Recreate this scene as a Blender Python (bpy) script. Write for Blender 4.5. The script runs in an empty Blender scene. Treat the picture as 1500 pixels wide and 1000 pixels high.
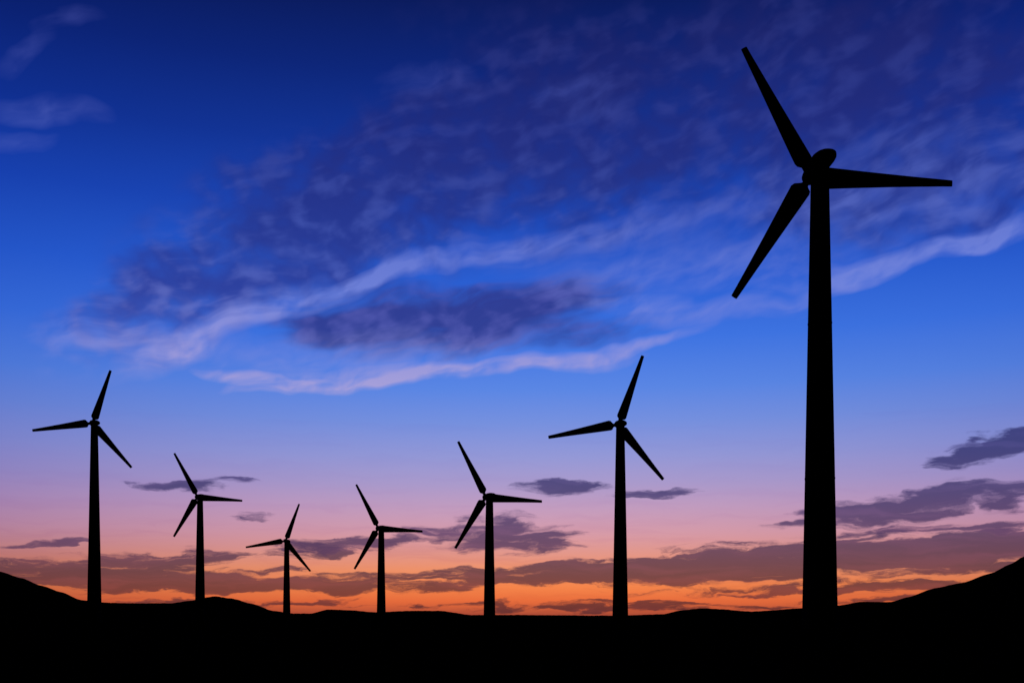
import bpy, bmesh, math, random
from mathutils import Vector, Matrix, noise as mn

random.seed(4)
scene = bpy.context.scene
F = 35.0/36.0*1500.0      # focal length in photo pixels
HY = 905.0                # row of the level horizon
CAM_Z = 1.7

# ---------------------------------------------------------------- camera
cam_d = bpy.data.cameras.new("camera"); cam = bpy.data.objects.new("camera", cam_d)
scene.collection.objects.link(cam); scene.camera = cam
cam.location = (0, 0, CAM_Z); cam.rotation_euler = (math.radians(90), 0, 0)
cam_d.lens = 35; cam_d.sensor_width = 36; cam_d.shift_y = (HY-500)/1500.0
cam_d.clip_start = 0.1; cam_d.clip_end = 60000
scene.view_settings.view_transform = 'Standard'
scene.view_settings.look = 'None'; scene.view_settings.exposure = 0

def s2l(c):
    r = []
    for v in c:
        v /= 255.0
        r.append(v/12.92 if v <= 0.04045 else ((v+0.055)/1.055)**2.4)
    return (r[0], r[1], r[2], 1.0)

def azel(x, y):
    u = (x-750)/F; v = (HY-y)/F
    return math.atan(u), math.atan2(v, math.sqrt(1+u*u))

# ---------------------------------------------------------------- world (dusk sky)
world = bpy.data.worlds.new("World"); scene.world = world; world.use_nodes = True
try: world.cycles.sampling_method = 'NONE'
except Exception: pass
nt = world.node_tree; N = nt.nodes; L = nt.links; N.clear()

def put(sock, v):
    if isinstance(v, bpy.types.NodeSocket): L.new(v, sock)
    else: sock.default_value = v
def M(op, a, b=None, c=None, clamp=False):
    n = N.new('ShaderNodeMath'); n.operation = op; n.use_clamp = clamp
    put(n.inputs[0], a)
    if b is not None: put(n.inputs[1], b)
    if c is not None: put(n.inputs[2], c)
    return n.outputs[0]
def VM(op, a, b=None, c=None):
    n = N.new('ShaderNodeVectorMath'); n.operation = op
    put(n.inputs[0], a)
    if b is not None: put(n.inputs[1], b)
    if c is not None: put(n.inputs[2], c)
    return n.outputs['Value'] if op == 'DOT_PRODUCT' else n.outputs[0]
def MR(v, a, b, c=0.0, d=1.0, smooth=True):
    n = N.new('ShaderNodeMapRange'); n.interpolation_type = 'SMOOTHSTEP' if smooth else 'LINEAR'
    put(n.inputs[0], v)
    for i, q in enumerate((a, b, c, d)): put(n.inputs[1+i], q)
    return n.outputs[0]
def MAP(v, rot=0.0, scale=(1, 1, 1), loc=(0, 0, 0)):
    n = N.new('ShaderNodeMapping'); n.vector_type = 'POINT'
    put(n.inputs['Vector'], v)
    n.inputs['Location'].default_value = loc
    n.inputs['Scale'].default_value = scale
    if rot:      # rotate first, then stretch
        r = N.new('ShaderNodeMapping'); put(r.inputs['Vector'], v)
        r.inputs['Rotation'].default_value = (0, 0, rot)
        L.new(r.outputs[0], n.inputs['Vector'])
    return n.outputs[0]
def NOISE(v, scale, detail=5, rough=0.55, col=False):
    n = N.new('ShaderNodeTexNoise'); n.noise_dimensions = '2D'
    put(n.inputs['Vector'], v); n.inputs['Scale'].default_value = scale
    n.inputs['Detail'].default_value = detail; n.inputs['Roughness'].default_value = rough
    return n.outputs['Color'] if col else n.outputs['Fac']
def MIX(f, a, b):
    n = N.new('ShaderNodeMix'); n.data_type = 'RGBA'
    put(n.inputs[0], f); put(n.inputs[6], a); put(n.inputs[7], b)
    return n.outputs[2]
def RAMP(el01, stops):
    n = N.new('ShaderNodeValToRGB'); put(n.inputs[0], el01)
    cr = n.color_ramp; cr.interpolation = 'LINEAR'
    st = sorted([(math.atan((HY-y)/F)/0.8, c) for y, c in stops])
    while len(cr.elements) < len(st): cr.elements.new(0.5)
    for e, (p, c) in zip(cr.elements, st):
        e.position = max(0, min(1, p))
    for e, (p, c) in zip(cr.elements, st):
        e.color = s2l(c)
    return n.outputs[0]
def FIELD(coord, blobs, grow=1.12):
    """sum of soft ellipses (1-r^2); coord is (azimuth, elevation, 1)"""
    acc = 0.0
    for b in blobs:
        x, y, a, w, ang, wt = b
        c = azel(x, y)
        ca, sa = math.cos(math.radians(ang)), math.sin(math.radians(ang))
        p1 = azel(x+a*ca, y-a*sa); p2 = azel(x-w*sa, y-w*ca)
        dx, dy = p1[0]-c[0], p1[1]-c[1]
        A = math.hypot(dx, dy)*grow; B = math.hypot(p2[0]-c[0], p2[1]-c[1])*grow
        t = math.atan2(dy, dx); ct, st = math.cos(t), math.sin(t)
        u = VM('DOT_PRODUCT', coord, (ct/A, st/A, -(c[0]*ct+c[1]*st)/A))
        v = VM('DOT_PRODUCT', coord, (-st/B, ct/B, -(-c[0]*st+c[1]*ct)/B))
        r2 = M('MULTIPLY_ADD', v, v, M('MULTIPLY', u, u))
        g = M('SUBTRACT', 1.0, r2, clamp=True)
        acc = M('MULTIPLY_ADD', g, wt, acc)
    return acc

tc = N.new('ShaderNodeTexCoord')
sep = N.new('ShaderNodeSeparateXYZ'); L.new(tc.outputs['Generated'], sep.inputs[0])
az = M('ARCTAN2', sep.outputs[0], sep.outputs[1])
el = M('ARCSINE', sep.outputs[2])
cb = N.new('ShaderNodeCombineXYZ'); L.new(az, cb.inputs[0]); L.new(el, cb.inputs[1]); cb.inputs[2].default_value = 1.0
P = cb.outputs[0]
el01 = M('DIVIDE', el, 0.8, clamp=True)

def warp(v, amt, scale, detail=3, sx=1.0, sy=1.0, off=0.0):
    n = NOISE(MAP(v, scale=(sx, sy, 1), loc=(off, off*0.7, 0)), scale, detail, 0.5, col=True)
    d = VM('SUBTRACT', n, (0.5, 0.5, 0.5))
    d = VM('MULTIPLY', d, (amt[0], amt[1], 0))
    return VM('ADD', v, d)

# clear dusk gradient, dimmer with distance from the afterglow
base = RAMP(el01, [(0, (9, 26, 92)), (110, (12, 38, 122)), (220, (18, 53, 152)), (320, (27, 72, 184)),
    (420, (42, 96, 212)), (500, (62, 116, 226)), (570, (90, 134, 228)), (620, (118, 144, 222)),
    (670, (148, 152, 214)), (710, (171, 154, 203)), (745, (195, 156, 190)), (780, (214, 155, 169)),
    (808, (226, 151, 140)), (835, (240, 146, 104)), (858, (246, 134, 76)), (880, (232, 108, 60)), (905, (156, 68, 54))])
azc = M('SUBTRACT', az, 0.04)
azq = M('MULTIPLY', azc, azc)
edge_t = MIX(MR(el01, 0.0, 0.28, smooth=False), (0.62, 0.60, 0.88, 1), (0.66, 0.74, 0.86, 1))
base = VM('MULTIPLY', base, MIX(MR(azq, 0.0, 0.28, smooth=False), (1, 1, 1, 1), edge_t))

dim = MR(sep.outputs[1], -0.3, 0.7, 0.03, 1.0)
dim = M('MULTIPLY', dim, MR(sep.outputs[2], -0.02, 0.0, 0.02, 1.0))

# ================= upper sky =================
Pw = warp(P, (0.075, 0.035), 8, 3)
mass = FIELD(Pw, [(290, 430, 220, 75, 26, .5), (450, 340, 260, 120, 22, .5), (700, 250, 340, 140, 16, .55),
    (1000, 190, 390, 170, 8, .45), (1380, 150, 320, 210, 5, .6), (1300, 320, 240, 60, 14, .35),
    (900, 60, 380, 90, 0, .25)], 1.3)
Pr = MAP(Pw, rot=math.radians(-20), scale=(1, 2.2, 1))
mot = NOISE(Pr, 11, 4, 0.48)
mot2 = NOISE(MAP(P, rot=math.radians(14), scale=(1, 1.4, 1), loc=(4, 2, 1)), 38, 2, 0.4)
den = M('MULTIPLY_ADD', M('SUBTRACT', mot, 0.5), 1.4, mass)
den = M('MULTIPLY_ADD', M('SUBTRACT', mot2, 0.5), 0.75, den)
dm = M('MULTIPLY', MR(den, -0.05, 1.1), MR(mass, 0.0, 0.45))
dark = RAMP(el01, [(0, (26, 31, 96)), (200, (34, 42, 120)), (330, (38, 50, 134)), (450, (45, 57, 148)), (560, (70, 78, 170))])
col = MIX(M('MULTIPLY', dm, 0.85), base, dark)
fib = NOISE(MAP(Pw, rot=math.radians(-15), scale=(1, 5.0, 1)), 11, 5, 0.52)
fine = NOISE(MAP(Pw, rot=math.radians(-24), scale=(1, 2.0, 1), loc=(2, 5, 0)), 40, 2, 0.45)
rip = M('ADD', M('MULTIPLY', fib, .42), M('ADD', M('MULTIPLY', mot2, .38), M('MULTIPLY', fine, .20)))
lit_m = M('MULTIPLY', MR(mass, 0.05, 0.6), MR(rip, 0.45, 0.68))
lit_m = M('MULTIPLY', lit_m, MR(el, 0.30, 0.52, 1.0, 0.62))
lit_c = RAMP(el01, [(0, (54, 62, 138)), (200, (62, 77, 166)), (400, (86, 108, 202)), (560, (150, 152, 220))])
col = MIX(M('MULTIPLY', lit_m, 0.46), col, lit_c)

lens = FIELD(Pw, [(620, 458, 240, 46, 4, .8), (500, 478, 120, 26, 5, .5), (780, 445, 170, 46, 6, .5), (650, 502, 260, 26, 3, .4), (880, 485, 140, 20, 10, .3)])
ld = MR(M('MULTIPLY_ADD', M('SUBTRACT', fib, 0.5), 1.2, lens), -0.05, 0.95)
ld = M('MULTIPLY', ld, MR(lens, 0.0, 0.35))
lensc = MIX(MR(rip, .42, .66), s2l((46, 52, 134)), s2l((78, 80, 162)))
col = MIX(M('MULTIPLY', ld, 0.88), col, lensc)

stk = FIELD(Pw, [(315, 482, 150, 24, 27, .55), (470, 430, 160, 17, 19, .65), (640, 385, 190, 15, 14, .62), (850, 345, 190, 20, 12, .45),
    (170, 495, 110, 24, 0, .38), (255, 515, 70, 14, 10, .4),
    (385, 555, 90, 11, -8, .85), (480, 562, 130, 11, 4, .8), (610, 543, 180, 14, 4, .6), (760, 532, 160, 11, 5, .7), (910, 507, 130, 9, 12, .65),
    (520, 515, 240, 34, 3, .33), (900, 450, 100, 12, 3, .5), (1030, 458, 150, 16, 5, .5),
    (1240, 408, 120, 12, 20, .75), (1350, 372, 150, 13, 14, .75), (1470, 340, 130, 17, 14, .75), (1150, 412, 130, 18, 6, .45),
    (970, 405, 200, 34, 8, .36), (1080, 345, 400, 55, 8, .32), (1320, 255, 300, 60, 10, .28),
    (105, 22, 55, 18, 12, .36), (35, 75, 60, 20, 25, .33), (55, 162, 90, 24, 0, .4), (10, 212, 60, 16, 0, .3), (640, 112, 80, 34, 0, .25), (850, 145, 80, 34, 0, .33)], 1.28)
t1 = M('ADD', M('MULTIPLY', fib, .6), M('MULTIPLY', fine, .4))
tex = M('MULTIPLY_ADD', MR(t1, 0.33, 0.67, smooth=False), 1.1, 0.3)
sd = MR(M('MULTIPLY', M('MINIMUM', stk, 1.0), tex), 0.05, 1.1, smooth=False)
brt = RAMP(el01, [(0, (62, 70, 148)), (150, (72, 86, 174)), (330, (94, 113, 204)), (440, (116, 134, 220)), (520, (152, 152, 218)), (570, (174, 163, 216))])
upper = MIX(M('MULTIPLY', sd, 0.87), col, brt)

# ================= lower sky =================
Pl = warp(P, (0.09, 0.018), 18, 5, sy=3.0, off=7.0)
fl = NOISE(MAP(Pl, rot=math.radians(-2), scale=(1, 8.0, 1)), 14, 6, 0.6)
fl2 = NOISE(MAP(Pl, scale=(1, 16.0, 1), loc=(3, 1, 0)), 6, 4, 0.55)
veil = M('MULTIPLY', MR(fl2, 0.45, 0.75), MR(el01, 0.02, 0.20, 0.40, 0.10))
lcol = MIX(veil, base, VM('MULTIPLY', base, (0.80, 0.70, 0.86)))
band = FIELD(Pl, [(1200, 820, 460, 34, 3, .65), (1440, 806, 220, 32, 6, .6), (1000, 832, 280, 24, 3, .5), (700, 845, 340, 16, 2, .52),
    (300, 813, 320, 13, 3, .5), (150, 845, 360, 24, 0, .7), (430, 860, 300, 11, 0, .48), (1150, 862, 340, 9, 1, .5),
    (850, 887, 300, 9, 0, .65), (250, 880, 340, 8, 0, .5), (1400, 855, 220, 10, 3, .5), (1250, 880, 200, 6, 2, .5)])
bd = MR(M('MULTIPLY_ADD', M('SUBTRACT', fl, 0.5), 2.1, band), 0.12, 0.56)
bd = M('MULTIPLY', bd, MR(band, 0.0, 0.12))
bandc = RAMP(el01, [(905, (72, 36, 42)), (870, (104, 54, 54)), (840, (88, 54, 68)), (800, (80, 56, 88)), (740, (92, 76, 128))])
lcol = MIX(M('MULTIPLY', bd, 0.88), lcol, MIX(MR(fl2, .4, .7), bandc, VM('MULTIPLY', bandc, (1.5, 1.3, 1.2))))
low = FIELD(Pl, [(1450, 662, 110, 18, 10, 1), (1492, 638, 60, 20, 15, .8), (1410, 720, 95, 20, 8, .8), (1290, 750, 130, 25, 8, .9),
    (1492, 724, 70, 25, 15, .9), (1360, 776, 200, 9, 3, .55), (265, 712, 65, 9, 0, .9), (345, 705, 45, 5, 0, .6), (820, 712, 70, 12, 2, .9),
    (970, 720, 70, 8, 4, .9), (760, 790, 125, 24, 0, .9), (735, 766, 60, 16, 0, .6), (620, 778, 60, 12, 0, .7), (500, 797, 110, 11, 4, 1),
    (65, 797, 80, 6, 3, .9), (385, 757, 40, 6, 0, .7), (1170, 770, 55, 5, 5, .6), (1430, 771, 70, 4, 5, .6)])
lod = MR(M('MULTIPLY_ADD', M('SUBTRACT', fl, 0.5), 2.0, low), 0.08, 0.78)
lod = M('MULTIPLY', lod, MR(low, 0.0, 0.2))
lowc = RAMP(el01, [(620, (40, 46, 112)), (680, (52, 52, 112)), (730, (66, 58, 110)), (780, (82, 60, 100)), (850, (92, 56, 76))])
lower = MIX(M('MULTIPLY', lod, 0.9), lcol, MIX(MR(fl2, .4, .7), lowc, VM('MULTIPLY', lowc, (1.5, 1.35, 1.2))))

def BG(c, s):
    b = N.new('ShaderNodeBackground'); put(b.inputs[0], c); put(b.inputs[1], s); return b.outputs[0]
def MS(f, a, b):
    m = N.new('ShaderNodeMixShader'); put(m.inputs[0], f); L.new(a, m.inputs[1]); L.new(b, m.inputs[2]); return m.outputs[0]
clouds = MS(M('GREATER_THAN', el, 0.192), BG(lower, dim), BG(upper, dim))
vis = M('MULTIPLY', M('GREATER_THAN', el, -0.003), M('GREATER_THAN', sep.outputs[1], 0.35))
full = MS(vis, BG(base, dim), clouds)
sky = N.new('ShaderNodeTexSky'); sky.sky_type = 'NISHITA'; sky.sun_disc = False
sky.sun_elevation = math.radians(-3.0); sky.sun_rotation = math.radians(0)
add = N.new('ShaderNodeAddShader'); L.new(full, add.inputs[0]); L.new(BG(sky.outputs[0], 0.01), add.inputs[1])
out = N.new('ShaderNodeOutputWorld'); L.new(add.outputs[0], out.inputs[0])

# last trace of sun, just at the horizon ahead
sd_ = bpy.data.lights.new("sun", 'SUN'); so = bpy.data.objects.new("sun", sd_); scene.collection.objects.link(so)
sd_.energy = 0.02; sd_.angle = math.radians(0.5); sd_.color = (1, 0.6, 0.4)
so.rotation_euler = (math.radians(-89), 0, 0); so.location = (0, 300, 100)

# ---------------------------------------------------------------- materials
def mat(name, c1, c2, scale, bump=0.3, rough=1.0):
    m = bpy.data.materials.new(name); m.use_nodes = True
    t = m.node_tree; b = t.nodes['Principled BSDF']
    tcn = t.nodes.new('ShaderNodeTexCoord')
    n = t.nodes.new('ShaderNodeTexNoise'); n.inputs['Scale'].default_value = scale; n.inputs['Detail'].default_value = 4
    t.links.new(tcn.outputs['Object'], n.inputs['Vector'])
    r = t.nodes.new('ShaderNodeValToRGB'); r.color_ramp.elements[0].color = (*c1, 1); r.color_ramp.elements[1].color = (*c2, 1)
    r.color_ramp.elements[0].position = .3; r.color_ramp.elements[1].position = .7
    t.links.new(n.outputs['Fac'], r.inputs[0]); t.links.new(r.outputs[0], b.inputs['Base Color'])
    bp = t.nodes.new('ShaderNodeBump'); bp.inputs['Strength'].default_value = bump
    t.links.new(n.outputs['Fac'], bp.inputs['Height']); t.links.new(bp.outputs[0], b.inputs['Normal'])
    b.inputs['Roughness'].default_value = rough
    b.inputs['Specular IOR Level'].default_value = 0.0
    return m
m_ground = mat("silhouette_soil", (.0012, .0012, .001), (.003, .0028, .002), 0.6)  # near-black, below real soil: silhouette shade is put into the base colour
m_hill = mat("silhouette_hillside", (.0012, .0012, .001), (.003, .0028, .002), 0.03)  # hillside blackened likewise, its unlit look is in the colour
m_tower = mat("silhouette_steel", (.004, .004, .004), (.006, .006, .006), 0.4, 0.05)  # not dark paint: the tower's backlit shade is held in its base colour
m_blade = mat("silhouette_blade", (.004, .004, .004), (.006, .006, .006), 0.5, 0.03)  # blade colour also carries the shade of the black silhouette

# ---------------------------------------------------------------- terrain
def gz(x, y):
    r = math.hypot(x, y)
    k = min(1.0, r/60.0)
    return 0.35*k*mn.noise(Vector((x*0.02, y*0.02, 0))) + 0.05*mn.noise(Vector((x*.3, y*.3, 4))) - 0.15*k

def grid_mesh(name, fn, nu, nv, wrap, m):
    vs = []; fs = []
    for j in range(nv):
        for i in range(nu): vs.append(fn(i, j))
    for j in range(nv-1):
        for i in range(nu if wrap else nu-1):
            a = j*nu+i; b = j*nu+(i+1) % nu
            fs.append((a, b, b+nu, a+nu))
    me = bpy.data.meshes.new(name); me.from_pydata(vs, [], fs); me.update()
    for p in me.polygons: p.use_smooth = True
    me.materials.append(m)
    o = bpy.data.objects.new(name, me); scene.collection.objects.link(o); return o

NR = 110
def gfn(i, j):
    r = 0.0 if j == 0 else 0.6*(40000/0.6)**((j-1)/(NR-2))
    a = 2*math.pi*i/360
    x, y = r*math.sin(a), r*math.cos(a)
    return (x, y, gz(x, y) if r < 2000 else -0.15)
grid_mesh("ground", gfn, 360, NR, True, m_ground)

prof = [(0,837),(30,846),(60,857),(90,867),(118,878),(150,882),(200,883),(250,883),(280,879),(298,875),(315,873),(340,876),(370,884),(400,894),(430,898),
    (455,898),(480,892),(510,893),(550,896),(600,894),(645,894),(690,900),(760,900),(900,901),(970,899),(1000,893),(1030,890),(1060,892),(1100,895),
    (1180,890),(1230,886),(1260,881),(1305,881),(1330,874),(1370,861),(1410,853),(1450,840),(1480,826),(1500,815)]
ext = [(-500, 812), (-350, 800), (-220, 806), (-110, 818)] + prof + [(1600, 790), (1750, 775), (1950, 790), (2200, 820)]
pts = []
for x, y in ext:
    a, e = azel(x, y); pts.append((a, math.tan(e)))
def ptan(a):
    if a <= pts[0][0]: return pts[0][1]
    if a >= pts[-1][0]: return pts[-1][1]
    for k in range(len(pts)-1):
        if pts[k][0] <= a <= pts[k+1][0]:
            p1 = pts[k][1]; p2 = pts[k+1][1]
            t = (a-pts[k][0])/(pts[k+1][0]-pts[k][0])
            return .5*(p1+(p2-p1)*(t*t*(3-2*t)))+.5*(p1+(p2-p1)*t)
A0, A1 = pts[0][0], pts[-1][0]
NU, NV = 1100, 36
def hfn(i, j):
    t = i/(NU-1); a = A0+(A1-A0)*t
    edge = min(1, t/.06, (1-t)/.06); edge = edge*edge*(3-2*edge)
    s = j/(NV-1)*2-1
    crest = 760+90*mn.noise(Vector((a*5, 2, 0)))
    r = crest+s*220
    h = CAM_Z+ptan(a)*crest
    h += 0.22*mn.noise(Vector((a*60, 0, 3)))+0.18*mn.noise(Vector((a*260, 0, 9)))+0.14*mn.noise(Vector((a*900, 0, 9)))
    sh = (0.5+0.5*math.cos(math.pi*s))
    z = -2+(h*edge+2)*sh
    if 0.02 < sh < 0.98: z += sh*(1-sh)*3*mn.noise(Vector((a*25, s*3, 1)))
    return (r*math.sin(a), r*math.cos(a), z)
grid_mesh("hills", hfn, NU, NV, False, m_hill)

# ---------------------------------------------------------------- turbines
def lathe(bm, prof, M4, seg=40, cap=True):
    rings = []
    for r, z in prof:
        rings.append([bm.verts.new(M4 @ Vector((r*math.cos(2*math.pi*k/seg), r*math.sin(2*math.pi*k/seg), z))) for k in range(seg)])
    for a, b in zip(rings, rings[1:]):
        for k in range(seg):
            bm.faces.new((a[k], a[(k+1) % seg], b[(k+1) % seg], b[k]))
    if cap:
        bm.faces.new(list(reversed(rings[0]))); bm.faces.new(rings[-1])

def mkobj(name, bm, m, parent, smooth=True):
    bmesh.ops.recalc_face_normals(bm, faces=bm.faces[:])
    me = bpy.data.meshes.new(name); bm.to_mesh(me); bm.free()
    if smooth:
        for p in me.polygons: p.use_smooth = len(p.vertices) == 4
    me.materials.append(m)
    o = bpy.data.objects.new(name, me); scene.collection.objects.link(o); o.parent = parent
    return o

R = 20.0
def blade_mesh():
    bm = bmesh.new()
    st = [(0.6, .95, 1.0, 0, 14), (1.35, .95, 1.0, 0, 14), (1.55, 1.3, .7, .05, 13), (1.95, 2.55, .36, .12, 12), (2.4, 2.85, .28, .15, 10), (4, 2.65, .24, .13, 8),
          (7, 2.28, .2, .1, 6), (11, 1.80, .18, .06, 4), (15, 1.36, .16, .03, 2), (18.5, 1.02, .15, 0, 0), (19.85, .90, .14, 0, 0), (20.0, .80, .10, 0, 0)]
    rings = []; n = 24
    for r, c, tr, off, tw in st:
        ring = []; ct, stn = math.cos(math.radians(tw)), math.sin(math.radians(tw))
        for k in range(n):
            t = 2*math.pi*k/n
            x = 0.5*c*math.cos(t)
            w = 1.0 if tr > .9 else (0.75+0.35*math.cos(t))
            y = 0.5*c*tr*math.sin(t)*w
            x += off
            ring.append(bm.verts.new((x*ct-y*stn, x*stn+y*ct, r)))
        rings.append(ring)
    for a, b in zip(rings, rings[1:]):
        for k in range(n): bm.faces.new((a[k], a[(k+1) % n], b[(k+1) % n], b[k]))
    bm.faces.new(list(reversed(rings[0]))); bm.faces.new(rings[-1])
    return bm

def frame(p):
    """hub point, rotor axis, in-plane right and up vectors"""
    hx, hy, d, rel, phase, tilt, over = p
    hub = Vector(((hx-750)/F*d, d, CAM_Z+(HY-hy)/F*d))
    ya = math.atan2(hub.x, d)-math.radians(rel)
    a0 = Vector((math.sin(ya), math.cos(ya), 0)); right = Vector((math.cos(ya), -math.sin(ya), 0))
    tt = math.radians(tilt)
    up = Vector((0, 0, 1))*math.cos(tt)-a0*math.sin(tt)
    return hub, ya, a0, right, up
def project(v): return (750+F*v.x/v.y, HY-F*(v.z-CAM_Z)/v.y)
def err(p, tips, tx, relt):
    hub, ya, a0, right, up = frame(p)
    e = 0
    for k, t in enumerate(tips):
        an = math.radians(p[4]-120*k)
        q = project(hub+R*(right*math.cos(an)+up*math.sin(an)))
        e += (q[0]-t[0])**2+(q[1]-t[1])**2
    q = project(hub-a0*p[6])
    e += 1.0*(q[0]-tx)**2+1.0*(p[3]-relt)**2+0.05*(p[5]-3)**2
    return e
LO = [0, 0, 50, 0, 0, 0, 2.8]; HI = [1500, 1000, 900, 35, 360, 6, 4.4]
def fit(p, tips, tx, relt):
    rng = random.Random(1); p = list(p); best = err(p, tips, tx, relt); sc = [6, 6, .05*p[2], 6, 3, 1.5, .4]; s = 1.0
    for it in range(6000):
        q = [min(HI[k], max(LO[k], p[k]+(rng.gauss(0, 1)*sc[k]*s if rng.random() < .5 else 0))) for k in range(7)]
        e = err(q, tips, tx, relt)
        if e < best: p, best = q, e
        s = max(.02, s*.9993)
    return p

def turbine(hx, hy, r0, rel, phase, tips, tower_x):
    p = fit((hx, hy, R*F/r0, rel, phase, 3.0, 3.6), tips, tower_x, rel)
    hx, hy, d, rel, phase, tilt, over = p
    hub, ya, a0, right, up = frame(p)
    Z = hub.z
    tx = hub-a0*over
    g = gz(tx.x, tx.y)-0.3
    root = bpy.data.objects.new("wind_turbine", None); scene.collection.objects.link(root)
    root.location = (tx.x, tx.y, g)
    root.rotation_euler = (0, 0, -ya)
    root.empty_display_size = 5
    tl = math.tan(math.radians(tilt))
    nz = Z-g-over*tl
    H = nz-0.75
    rb, rt = 1.2+1.12*H/61, 1.17
    bm = bmesh.new()
    pr = [(rb+.5, 0), (rb+.5, .35), (rb+.12, .36), (rb+.12, .6), (rb, .62)]
    for s in (1/3, 2/3):
        r_ = rb+(rt-rb)*s; pr += [(r_, H*s-.12), (r_+.035, H*s-.10), (r_+.035, H*s+.10), (r_, H*s+.12)]
    pr += [(rt, H-.3), (rt+.04, H-.28), (rt+.04, H+.1)]
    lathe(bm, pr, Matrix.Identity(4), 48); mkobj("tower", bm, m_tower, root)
    bm = bmesh.new()
    bmesh.ops.create_cube(bm, size=1, matrix=Matrix.Translation((0, -rb-.02, 1.9)) @ Matrix.Diagonal((.95, .25, 2.1, 1)))
    for k in range(4):
        bmesh.ops.create_cube(bm, size=1, matrix=Matrix.Translation((0, -rb-.35-.28*(3-k), .12+.2*k)) @ Matrix.Diagonal((1.1, .26, .06, 1)))
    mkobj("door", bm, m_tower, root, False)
    T = Matrix.Translation((0, 0, nz)) @ Matrix.Rotation(math.radians(tilt), 4, 'X')
    bm = bmesh.new(); n = 32; rings = []
    sec = [(-3.7, .25, -.30), (-3.62, .6, -.28), (-3.3, .86, -.24), (-2.6, 1.06, -.16), (-1.5, 1.18, -.06), (0, 1.2, .0), (1.2, 1.12, 0), (1.9, 1.0, 0), (2.2, .88, 0)]
    for y, r, zo in sec:
        ring = []
        for k in range(n):
            t = 2*math.pi*k/n; c, s = math.cos(t), math.sin(t)
            e = 0.85
            ring.append(bm.verts.new(T @ Vector((r*math.copysign(abs(c)**e, c)*1.28, y, zo+r*.76*math.copysign(abs(s)**e, s)))))
        rings.append(ring)
    for a, b in zip(rings, rings[1:]):
        for k in range(n): bm.faces.new((a[k], a[(k+1) % n], b[(k+1) % n], b[k]))
    bm.faces.new(rings[0]); bm.faces.new(rings[-1])
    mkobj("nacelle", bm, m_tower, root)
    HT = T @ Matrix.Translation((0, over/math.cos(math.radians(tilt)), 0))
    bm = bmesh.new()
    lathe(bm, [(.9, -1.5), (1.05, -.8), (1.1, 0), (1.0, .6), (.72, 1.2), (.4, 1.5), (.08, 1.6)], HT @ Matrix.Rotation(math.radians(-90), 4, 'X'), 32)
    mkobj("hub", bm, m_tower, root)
    for k in range(3):
        bm = blade_mesh()
        bm.transform(HT @ Matrix.Rotation(math.radians(90-(phase-120*k)), 4, 'Y'))
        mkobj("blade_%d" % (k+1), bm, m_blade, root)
    return root

turbine(1186, 257, 211, 28, 119, [(1083, 75), (1402, 272), (1074, 428)], 1201)
turbine(906, 619, 107, 12, 69, [(945, 520), (970, 700), (803, 643)], 907)
turbine(711, 727, 87.5, 25, 119, [(668, 651), (800, 734), (664, 798)], 717)
turbine(553, 773, 69.5, 25, 119, [(519, 713), (624, 778), (517, 829)], 558.5)
turbine(418, 791.5, 58, 12, 69, [(440, 736), (453, 836), (361, 803)], 419)
turbine(288, 726.5, 68.5, 25, 119, [(254, 667), (359, 732), (252, 783)], 293)
turbine(134.7, 618.5, 87.5, 12, 69, [(167, 537), (187, 684), (50, 636)], 136)
